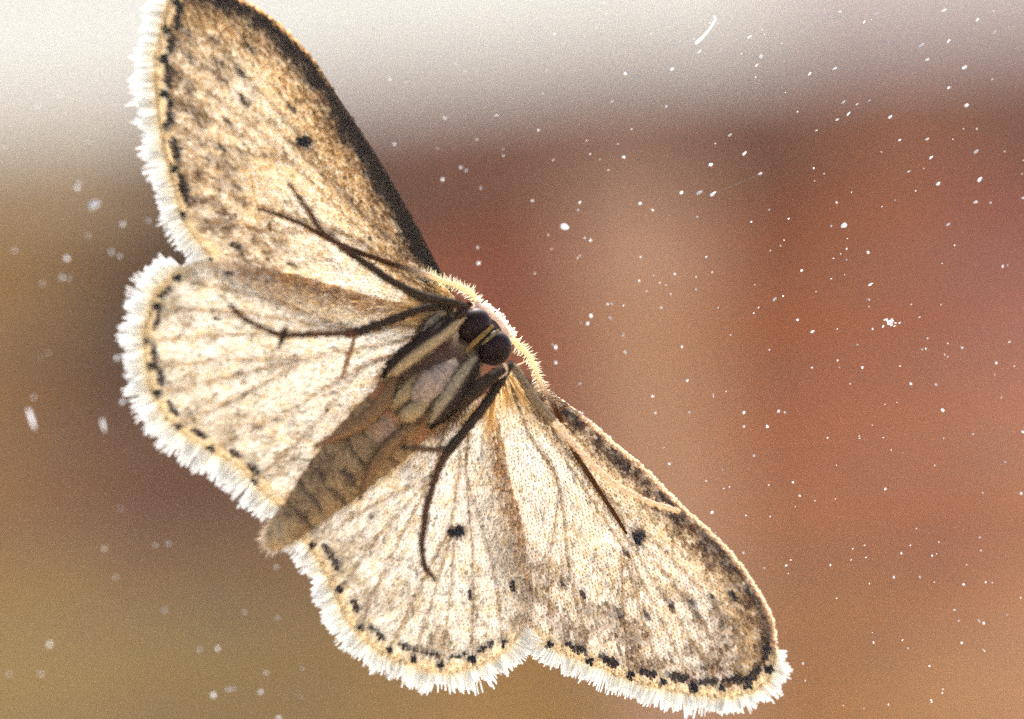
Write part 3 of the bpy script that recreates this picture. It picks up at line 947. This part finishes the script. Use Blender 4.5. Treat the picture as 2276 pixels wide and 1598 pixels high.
# left fore leg
l = tube('leg', [(1008, 712, 9.7, 1.5), (1024, 697, 9.7, 1.3), (1036, 683, 7.6, 1.3)], M_LEG, moth, LEG, 12, lump=.2)
tube('femur', [(1036, 682, 6.5, 1.3), (1010, 674, 8.6, 1.2), (970, 666, 9.2, 1.05), (938, 660, 11.8, .95), (915, 649, 10.1, .9), (897, 639, 8.4, .9)], M_LEG, l, LEG, 12, lump=.25)
tube('tibia', [(898, 640, 8.6, .9), (859, 617, 8.6, .8), (820, 590, 8.1, .7), (778, 563, 7.6, .6)], M_LEG, l, LEG, 10, lump=.25)
tube('tarsus', [(780, 564, 7.6, .6), (748, 540, 7.0, .5), (712, 510, 6.5, .4), (690, 474, 5.9, .3), (665, 439, 4.9, .15), (647, 412, 3.8, .05)], M_LEG, l, LEG2 * .8, 10, lump=.3)
# left middle leg
l = tube('leg', [(1001, 683, 8.6, 1.4), (967, 682, 8.6, 1.2), (925, 690, 8.6, 1.1), (873, 711, 9.2, .95), (825, 727, 9.7, .85), (796, 739, 9.7, .8)], M_LEG, moth, LEG, 12, lump=.3)
tube('tarsus', [(797, 740, 8.6, .8), (756, 742, 6.5, .65), (686, 744, 5.9, .45), (629, 745, 5.9, .32), (583, 728, 5.4, .2), (545, 709, 5.1, .1), (526, 692, 4.9, .06), (517, 681, 4.3, .05)], M_LEG, l, LEG2, 10, lump=.3)
tube('spur', [(789, 746, 4.3, .8), (778, 785, 4.9, .7), (768, 812, 4.9, .65), (762, 833, 1.7, .6)], M_LEG, l, srgb((140, 100, 66)), 8)
tube('spur', [(634, 724, 2.2, .3), (631, 742, 6.5, .3), (626, 756, 6.5, .3), (622, 768, 2.2, .3)], M_LEG, l, LEG, 8)
# grey hairy base beside the head
tube('leg_base', [(1000, 690, 12, 1.9), (975, 712, 18, 1.8), (950, 738, 16, 1.8), (930, 764, 10, 1.9)], M_BODY, moth, srgb((120, 104, 84)), 12, .8, lump=.4)
# right fore leg
l = tube('leg', [(1136, 810, 7.3, 1.2), (1112, 827, 12.5, 1.05), (1075, 853, 14.6, .95), (1040, 884, 14.6, .95), (1012, 908, 9.4, 1.1)], M_LEG, moth, LEG, 14, lump=.2)
tube('tibia', [(1138, 812, 7.3, 1.2), (1150, 826, 8.4, 1.1), (1170, 859, 9.4, .95), (1193, 895, 10.4, .85), (1215, 920, 9.4, .75), (1230, 935, 8.4, .7)], M_LEG, l, srgb((120, 98, 72)), 12, lump=.25)
tube('tarsus', [(1228, 933, 8.4, .7), (1267, 978, 7.3, .6), (1290, 1003, 6.4, .5), (1321, 1036, 5.9, .4), (1377, 1082, 5.6, .25), (1438, 1113, 5.2, .12), (1500, 1133, 5.2, .05)], M_LEG, l, srgb((226, 190, 150)), 10, lump=.2)
# right middle leg
l = tube('leg', [(1128, 822, 8.4, 1.3), (1105, 860, 9.4, 1.15), (1075, 905, 9.9, 1.05), (1035, 955, 10.4, .95), (1008, 988, 11.4, .9), (993, 1006, 10.4, .88)], M_LEG, moth, LEG, 12, lump=.25)
tube('tarsus', [(994, 1004, 9.4, .88), (982, 1030, 7.8, .8), (969, 1059, 7.8, .7), (948, 1127, 7.8, .5)], M_LEG, l, LEG2, 10, lump=.25)
tube('tarsus', [(948, 1127, 8.8, .5), (943, 1165, 7.8, .4), (938, 1203, 7.3, .3)], M_LEG, l, LEG2, 10, lump=.2)
tube('tarsus', [(938, 1202, 7.8, .3), (939, 1225, 6.2, .2), (943, 1258, 6.2, .1), (953, 1272, 6.2, .07), (963, 1282, 5.2, .06)], M_LEG, l, LEG2 * .9, 10, lump=.2)
tube('spur', [(992, 1000, 6.2, .9), (960, 999, 5.8, .85), (930, 997, 5.2, .85), (902, 995, 3.2, .9)], M_LEG, l, srgb((84, 62, 42)), 8)
# hind legs, folded along the abdomen
l = tube('leg', [(878, 842, 11, 1.6), (856, 888, 15, 1.3), (818, 930, 15, 1.1), (765, 962, 10, 1.0), (712, 985, 4, 1.05)], M_HIND, moth, TAN, 14, 1.0, lump=.3)
l = tube('leg', [(930, 940, 11, 1.5), (892, 966, 14, 1.2), (850, 1010, 13, 1.05), (823, 1056, 9, 1.05), (804, 1098, 4, 1.1)], M_HIND, moth, TAN, 14, 1.0, lump=.3)

# short lying scales over legs and breast
def fuzz(o, n, length, width, fwd=None, spread=.35):
    me = o.data
    vs = np.array([v.co[:] for v in me.vertices])
    nz = np.array([v.normal[:] for v in me.vertices])
    cd = np.zeros(len(vs) * 4, dtype=np.float32); me.color_attributes['Col'].data.foreach_get('color', cd)
    cd = cd.reshape(-1, 4)[:, :3]
    idx = rng.choice(np.where(nz[:, 2] > -.3)[0], n)
    x, y = toPx(vs[idx])
    x = x + rng.normal(0, 2, n); y = y + rng.normal(0, 2, n)
    a = rng.normal(0, spread, n)
    f = np.asarray(AX if fwd is None else fwd, float); f = f / np.linalg.norm(f)
    d = np.stack([f[0] * np.cos(a) - f[1] * np.sin(a), f[0] * np.sin(a) + f[1] * np.cos(a)], 1)
    dd = -vs[idx, 2] * 1000
    t = rng.uniform(.6, 1.5, (n, 1))
    strips('lying_scales', np.stack([x, y], 1), d, length * rng.uniform(.6, 1.3, n), np.full(n, width), dd, dd - rng.uniform(0, .05, n), cd[idx] * t, cd[idx] * t * 1.1, M_HAIR, o, bend=.1)
for o in list(moth.children):
    k = o.name.split('.')[0]
    if k == 'coxa': fuzz(o, 900, 8, 3.0, None, .2)
    elif k == 'breast_lobe': fuzz(o, 800, 12, 3.0)
    elif k == 'crown': fuzz(o, 260, 12, 2.4, (.75, -.66), .5)
    elif k == 'leg_base': fuzz(o, 260, 26, 2.0)
    elif k == 'leg' and o.data.materials[0] == M_HIND: fuzz(o, 350, 12, 1.5)
    elif k == 'leg':
        for q in [o] + list(o.children):
            me_ = q.data
            x_, y_ = toPx(np.array([me_.vertices[0].co[:], me_.vertices[len(me_.vertices) - 1].co[:]]))
            fuzz(q, max(50, int(len(me_.vertices) * .6)), 7, 1.8, (x_[1] - x_[0], y_[1] - y_[0]), .25)

# ------------------------------------------------------------------ antennae
def antenna(pts, bright):
    p = smooth_poly(pts, 4)
    n = len(p)
    shade_c = srgb((100, 62, 30))  # wing's shade painted into the outer length, sunlit base left pale
    grade = lambda t: (bright[None] * (1 - sstep(.22, .42, t))[:, None] + shade_c[None] * sstep(.22, .42, t)[:, None])
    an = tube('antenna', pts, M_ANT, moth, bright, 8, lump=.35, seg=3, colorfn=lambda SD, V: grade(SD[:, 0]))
    tn = np.gradient(p[:, :2], axis=0); tn /= np.linalg.norm(tn, axis=1)[:, None]
    nv = np.stack([-tn[:, 1], tn[:, 0]], 1)
    s = np.concatenate([[0], np.cumsum(np.linalg.norm(np.diff(p[:, :2], axis=0), axis=1))])
    at = np.arange(10, s[-1], 5.4)
    R, D, L_, Z, G = [], [], [], [], []
    for a in at:
        x = np.interp(a, s, p[:, 0]); y = np.interp(a, s, p[:, 1]); dz = np.interp(a, s, p[:, 3])
        i = int(np.argmin(abs(s - a)))
        fall = 1.0 - .55 * a / s[-1]
        for sg in (-1, 1):
            for q in range(2):
                d = nv[i] * sg + tn[i] * (rng.normal(.35, .25))
                d /= np.linalg.norm(d)
                G.append(a / s[-1]); R.append((x, y)); D.append(d); L_.append((21 if q == 0 else 15) * fall * rng.uniform(.8, 1.15)); Z.append(dz)
    R = np.array(R); D = np.array(D); L_ = np.array(L_); Z = np.array(Z)
    m = len(R)
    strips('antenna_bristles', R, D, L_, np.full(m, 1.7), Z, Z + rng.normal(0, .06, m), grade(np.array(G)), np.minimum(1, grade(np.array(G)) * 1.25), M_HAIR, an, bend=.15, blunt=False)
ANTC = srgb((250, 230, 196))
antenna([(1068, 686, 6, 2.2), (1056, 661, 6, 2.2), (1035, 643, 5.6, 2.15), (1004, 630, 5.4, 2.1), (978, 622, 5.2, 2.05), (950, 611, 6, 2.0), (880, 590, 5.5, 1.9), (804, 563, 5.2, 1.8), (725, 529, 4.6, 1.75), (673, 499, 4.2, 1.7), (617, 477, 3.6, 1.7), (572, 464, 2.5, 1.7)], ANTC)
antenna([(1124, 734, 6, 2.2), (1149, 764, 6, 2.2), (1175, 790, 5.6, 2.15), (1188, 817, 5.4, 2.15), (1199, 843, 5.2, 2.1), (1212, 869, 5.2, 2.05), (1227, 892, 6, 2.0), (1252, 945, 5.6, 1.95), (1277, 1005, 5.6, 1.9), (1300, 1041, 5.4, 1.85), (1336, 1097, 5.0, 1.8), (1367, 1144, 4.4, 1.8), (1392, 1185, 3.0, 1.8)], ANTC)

# hair tufts at the wing roots
def tuft(name, spec, color, parent):
    R, D, L_, Z0, Z1 = [], [], [], [], []
    for (x0, y0, x1, y1, n, spr, d0, d1) in spec:
        for k in range(int(n * .6)):
            r0 = np.array([x0, y0]) + rng.normal(0, spr * .35, 2)
            r1 = np.array([x1, y1]) + rng.normal(0, spr, 2)
            v = r1 - r0; l = np.linalg.norm(v)
            R.append(r0); D.append(v / l); L_.append(l * rng.uniform(.6, 1.1)); Z0.append(d0); Z1.append(d1 + rng.normal(0, .05))
    n = len(R)
    tone = .75 + .5 * rng.random((n, 1))
    strips(name, np.array(R), np.array(D), np.array(L_), np.full(n, 1.8), np.array(Z0), np.array(Z1), np.tile(color, (n, 1)) * tone * .85, np.tile(color, (n, 1)) * tone, M_HAIR, parent, bend=.06, blunt=False)
GH = srgb((236, 206, 150))
tuft('wing_root_hair', [(990, 690, 880, 665, 90, 16, 2.0, 2.05), (985, 700, 860, 690, 90, 16, 2.0, 2.05), (980, 715, 900, 735, 70, 14, 2.0, 2.05), (1000, 660, 950, 610, 60, 14, 2.2, 2.25),
     (1095, 880, 1085, 980, 90, 14, 2.0, 2.05), (1120, 850, 1135, 940, 70, 14, 2.1, 2.2), (1135, 835, 1185, 920, 60, 10, 2.2, 2.3), (1060, 905, 1030, 960, 40, 12, 2.0, 2.05),
     (870, 860, 760, 940, 120, 14, 1.9, 2.1), (940, 960, 850, 1060, 110, 12, 1.9, 2.1), (980, 930, 900, 1010, 60, 12, 1.9, 2.1)], GH, body)
tuft('leg_hair', [(1000, 690, 960, 745, 70, 9, 1.6, 1.75), (985, 705, 935, 760, 60, 8, 1.6, 1.75)], srgb((150, 130, 100)), body)
# one stray hair looping over the right foreleg
tube('stray_hair', [(1126, 835, 1.2, .9), (1127, 815, 1.2, .85), (1118, 808, 1.2, .85), (1127, 826, 1.2, .8), (1110, 842, 1.2, .8)], M_HAIR, body, srgb((235, 215, 190)), 5)
tube('stray_hair', [(1141, 813, 1.5, 1.2), (1158, 808, 1.5, 1.3), (1174, 799, 1.2, 1.4)], M_HAIR, body, srgb((250, 230, 205)), 5)

# ------------------------------------------------------------------ dust on the glass
def blob_mesh(name, seed, n=10):
    r = np.random.default_rng(seed)
    V, F = [], []
    seg, rings = 8, 5
    ph = r.uniform(0, 6.28, 4)
    for i in range(rings + 1):
        th = math.pi * i / rings
        for k in range(seg):
            a = 2 * math.pi * k / seg
            rr = 1 + .16 * math.sin(2 * a + ph[0]) + .10 * math.sin(3 * a + ph[1])
            V.append((math.sin(th) * math.cos(a) * rr, math.sin(th) * math.sin(a) * rr, math.cos(th) * .45))
    for i in range(rings):
        for k in range(seg):
            a = i * seg + k; b = i * seg + (k + 1) % seg
            F.append((a, a + seg, b + seg, b))
    o = mesh_obj(name, V, F, M_DUST, None, np.full((len(V), 3), (.85, .66, .52, .90)[seed % 4]), smooth=True)
    me = o.data
    bpy.data.objects.remove(o)
    return me
DUSTM = [blob_mesh('dust_speck', s) for s in range(4)]
n_dust = 0
def speck(px, py, rx, ry=None, ang=0.0, label='', group=''):
    global n_dust
    ry = ry or rx
    o = bpy.data.objects.new('dust_speck', DUSTM[n_dust % 4]); col.objects.link(o)
    n_dust += 1
    c = Q(np.array([float(px)]), np.array([float(py)]), np.array([0.0]))[0]
    rz = min(rx, ry) * PX
    c = c + np.array([0, 0, -rz * .40])
    wpos = ORG + c[0] * T + c[1] * UP + c[2] * N
    rot = root_mw.to_3x3().to_4x4() @ Matrix.Rotation(ang, 4, 'Z') @ Matrix.Diagonal((rx * PX, ry * PX, rz, 1))
    o.matrix_world = Matrix.Translation(wpos) @ rot
    tag(o, label, 'dust speck', group)
def where(x, y):
    q = np.array([[x, y]])
    if np.hypot(x - 1110, y - 740) < 240: return 'near the moth\'s antennae'
    if seg_dist(q, WINGS['rf']['C'])[0][0] < 150: return 'by the leading edge of the uncropped forewing'
    if seg_dist(q, WINGS['lf']['C'])[0][0] < 170: return 'by the leading edge of the cropped forewing'
    if y < 235: return 'over the pale sky backdrop'
    if 1310 < x < 1560: return 'over the pale downpipe'
    if y > 1130: return 'over the low ochre bricks'
    if x > 2120: return 'over the mauve end of the brick wall'
    return 'over the red bricks'
def where_soft(x, y):
    if y < 280: return 'over the pale sky backdrop'
    if y > 1180: return 'below the white hindwing fringe'
    if x < 125: return 'far from the white wing fringe'
    return 'beside the white wing fringe'
# sharp round grains over the brick-red part of the glass: x, y, radius
SHARP = '''1256 504 0|1390 163 6|1692 125 7|1360 225 5|1423 452 6|1387 349 6|1481 236 5|1285 467 5|1289 450 5|1313 534 5|1500 609 5.5|1547 643 5|1424 571 4|1421 624 4
1860 450 5|1848 502 4|1930 561 5.5|1882 553 4|1869 564 3|1882 577 3.5|1782 601 5.5|1741 658 4|1814 648 3|1932 666 5.5|1940 731 4|1773 711 5.5|1710 778 4|1906 766 4|2058 775 3.5
1516 771 4.5|1390 783 6|1386 745 6|1314 702 7|1307 719 6.5|1351 676 5|1357 706 5|1236 772 7|1236 806 6|1470 684 5|1596 684 3.5|1064 585 7|1062 550 4|1025 372 6|1036 379 6|984 399 6
989 262 5|1034 157 4|902 180 5|867 175 4|877 320 5|1119 346 4|1069 418 5|1197 289 4|1060 310 3|1184 446 6|830 65 4|1233 75 4|1809 374 4|1832 386 3|1710 466 3.5|1753 486 4|1743 534 3
2139 773 5|2081 855 5.5|2025 853 5|2096 912 6.5|1731 914 6.5|1745 917 5|1706 948 5.5|1654 917 5.5|1654 948 5|1532 917 5.5|1528 846 5|1451 881 5|1457 918 5|1676 1013 5.5|1488 1031 5
1583 1139 6|1653 1229 4.5|1699 1263 4.5|1748 1257 5|1846 1256 4|1987 1283 6|2045 1283 4.5|2004 1230 4.5|2072 1235 4|2087 1205 3.5|2178 1195 5|2142 1299 5|2191 1294 4|2122 1356 5|2177 1380 6|2187 1385 5
2138 1429 5|2131 1380 3.5|2018 1441 4.5|2066 1480 4|1942 1428 4|1785 1475 5|1790 1513 4|1968 1087 5|1763 1072 4.5|1778 1102 5|2235 1027 4.5|2274 960 5|2270 1097 5|2163 965 3.5|2098 974 3.5
2274 440 4|2244 760 3.5|1805 817 4.5|1866 817 3|1862 801 3.5|1917 817 5|1890 853 3.5|2050 777 4|2215 807 5|2100 788 3|1585 877 3|1606 1044 3|1570 1069 3|1709 1078 3|1712 1148 3.5|2240 590 4
2229 592 5|2122 545 3|2062 752 3.5|1290 853 5|1295 918 4|1360 676 3|1712 557 3|1735 546 4|1670 493 4|1570 571 4|1583 605 4|1550 482 4|1451 467 4.5|1860 1330 3|2239 1366 3|1920 1575 3.5|1975 1566 3|2070 1556 4'''
for line in SHARP.replace('\n', '|').split('|'):
    x, y, r = [float(v) for v in line.split()]
    if r:
        speck(x, y, r * .60, r * random.uniform(.46, .64), random.uniform(0, 3.1), f"{'big' if r >= 6 else 'small' if r >= 4.5 else 'minute'} white dust grain on the glass {where(x, y)}", 'round dust grains on the glass')
# slanting grains: x, y, half length, half width
LONG = '''1555 114 9 5|1601 111 8 4.5|1666 82 8 4|1494 153 8 5|2099 23 10 5|2048 101 11 5|2144 150 9 5|2149 234 8 5.5|1856 152 9 4|1875 227 8 4|1886 253 8 3.5|1979 260 8 4|1861 266 7 3.5|1623 300 7 4.5
1655 341 8 5|1580 366 8 6|1690 386 8 5|1555 428 11 6|1585 431 11 6|1515 428 7 5.5|2061 309 7 4|2170 337 9 6|2178 399 9 6|2086 408 8 5|2169 449 8 5|2108 499 7 5|2070 350 7 4|2109 195 7 3.5|2061 133 8 4
2210 73 9 4|2109 91 7 3.5|2173 44 8 3|1867 26 8 3|1948 31 9 3.5|1921 49 6 3|2000 311 6 3|2020 381 6 3|1722 665 8 5|1935 632 8 4|1806 737 8 4|1905 232 5 3|1932 224 6 2.5|1682 145 6 3.5|1800 164 8 3|1815 290 5 2.5'''
for line in LONG.replace('\n', '|').split('|'):
    x, y, a, b = [float(v) for v in line.split()]
    speck(x, y, a * .75, b * .58, math.radians(32) + random.uniform(-.2, .2), f"{'long' if a >= 9 else 'slim' if a >= 8 else 'short'} slanting white dust grain on the glass {where(x, y)}", 'slanting dust grains on the glass')
# grains in the soft, unfocused part of the glass beside the white fringe
SOFT = '''10 323 8|84 234 5|134 210 6|199 313 6|177 405 9|172 417 8|273 498 9|196 524 6|248 560 11|267 569 6|149 574 10|138 617 9|152 618 8|33 557 5|94 630 5|107 785 5|88 795 4.5|260 796 9|272 893 9|268 1130 5|375 1208 9
346 1212 5|232 1220 6|257 1284 6|366 1357 8|111 1432 9|92 1498 6|20 1498 6|444 1444 8|484 1442 7|475 1545 10|507 1532 7|519 1531 7|580 1538 8|592 1495 6|615 1260 8|617 1373 8|544 1360 5|620 1596 8|672 1485 5|668 1548 5|75 883 5|330 490 6|255 230 5|222 248 4|168 192 4'''
for line in SOFT.replace('\n', '|').split('|'):
    x, y, r = [float(v) for v in line.split()]
    speck(x, y, r * .50, r * .46, random.uniform(0, 3), f"{'bright' if r >= 8 else 'faint'} blurred round dust spot on the glass {where_soft(x, y)}", 'soft dust spots on the glass')
# the singular ones
speck(1256, 504, 11, 6, math.radians(-10), 'large oblong white dust grain on the glass near the dark leading wing edge', 'large dust grains on the glass')
speck(1877, 501, 8, 6, 0.7, 'large rounded white dust grain alone on the glass over orange brick', 'large dust grains on the glass')
speck(210, 455, 13, 10, 0.4, 'largest faint round dust smudge on the glass left of the forewing', 'large dust grains on the glass')
speck(70, 930, 24, 4, math.radians(-78), 'longest pale upright dust streak on the glass left of the hindwing', 'dust streaks on the glass')
speck(230, 945, 18, 2.8, math.radians(-78), 'short faint upright dust streak on the glass close to the hindwing fringe', 'dust streaks on the glass')
# splatter with rays
sp = mesh_obj('dust_splatter', [], [], None)
V, F = [], []
def flake(cx, cy, a, b, ang, dz=0.012):
    o = len(V)
    for k in range(8):
        t = 2 * math.pi * k / 8
        x = a * math.cos(t); y = b * math.sin(t)
        V.append(Q(np.array([cx + x * math.cos(ang) - y * math.sin(ang)]), np.array([cy - x * math.sin(ang) - y * math.cos(ang)]), np.array([dz]))[0])
    top = len(V); V.append(Q(np.array([float(cx)]), np.array([float(cy)]), np.array([dz + min(a, b) * .009]))[0])
    bot = len(V); V.append(Q(np.array([float(cx)]), np.array([float(cy)]), np.array([0.0]))[0])
    for k in range(8):
        F.append((o + k, o + (k + 1) % 8, top)); F.append((o + (k + 1) % 8, o + k, bot))
flake(1978, 717, 7, 5, .5)
for k in range(16):
    a = rng.uniform(0, 6.28); r = abs(rng.normal(0, 8))
    flake(1978 + r * math.cos(a) * 1.3, 717 + r * math.sin(a) * .8, rng.uniform(2, 5), rng.uniform(1, 2), .5 + rng.normal(0, .3))
sp = mesh_obj('dust_splatter', np.array(V), F, M_DUST, None, np.full((len(V), 3), .9)); sp.matrix_world = root_mw
tag(sp, 'spiky white dust splatter on the glass over orange brick', 'dust splatter')
for o in [o for o in bpy.data.objects if o.name.startswith('dust_splatter') and o is not sp]:
    bpy.data.objects.remove(o)
sp.name = 'dust_splatter'
# white fibre under the sky
fb = tube('fibre', [(1548, 95, 3.6, .05), (1562, 82, 3.0, .06), (1574, 68, 2.4, .07), (1584, 54, 2.4, .08), (1590, 42, 2.8, .07), (1587, 36, 1.8, .05)], M_DUST, None, srgb((245, 245, 240)), 8, .9, seg=3)
fb.matrix_world = root_mw
tag(fb, 'curled white fibre stuck to the glass against the pale sky', 'fibre')
sc_ = tube('scratch', [(1575, 436, .35, .01), (1630, 412, .4, .01), (1692, 386, .35, .01)], M_DUST, None, (.10, .09, .08), 4)
sc_.matrix_world = root_mw
tag(sc_, 'hair-thin faint scratch line on the glass between two dust grains', 'scratch')
# the finest haze of dust: too small to count
n = 130
xs = rng.uniform(900, 2276, n * 2); ys = rng.uniform(0, 1598, n * 2)
polyR = WINGS['rf']['poly']; polyL = WINGS['lf']['poly']
pts = np.stack([xs, ys], 1)
keep = ~inside(pts, polyR) & ~inside(pts, polyL) & ~inside(pts, WINGS['rh']['poly']) & ~inside(pts, WINGS['lh']['poly'])
keep &= (ys < xs * 1.05 - 330)
pts = pts[keep][:n]
V, F = [], []
for (x, y) in pts:
    flake(x, y, rng.uniform(1.0, 2.4), rng.uniform(.8, 1.5), .5 + rng.normal(0, .3), .008)
fd = mesh_obj('fine_dust', np.array(V), F, M_DUST, None, np.full((len(V), 3), .85)); fd.matrix_world = root_mw
tag(fd, 'faint sprinkling of the finest dust over the glass', 'dust', kind='stuff')
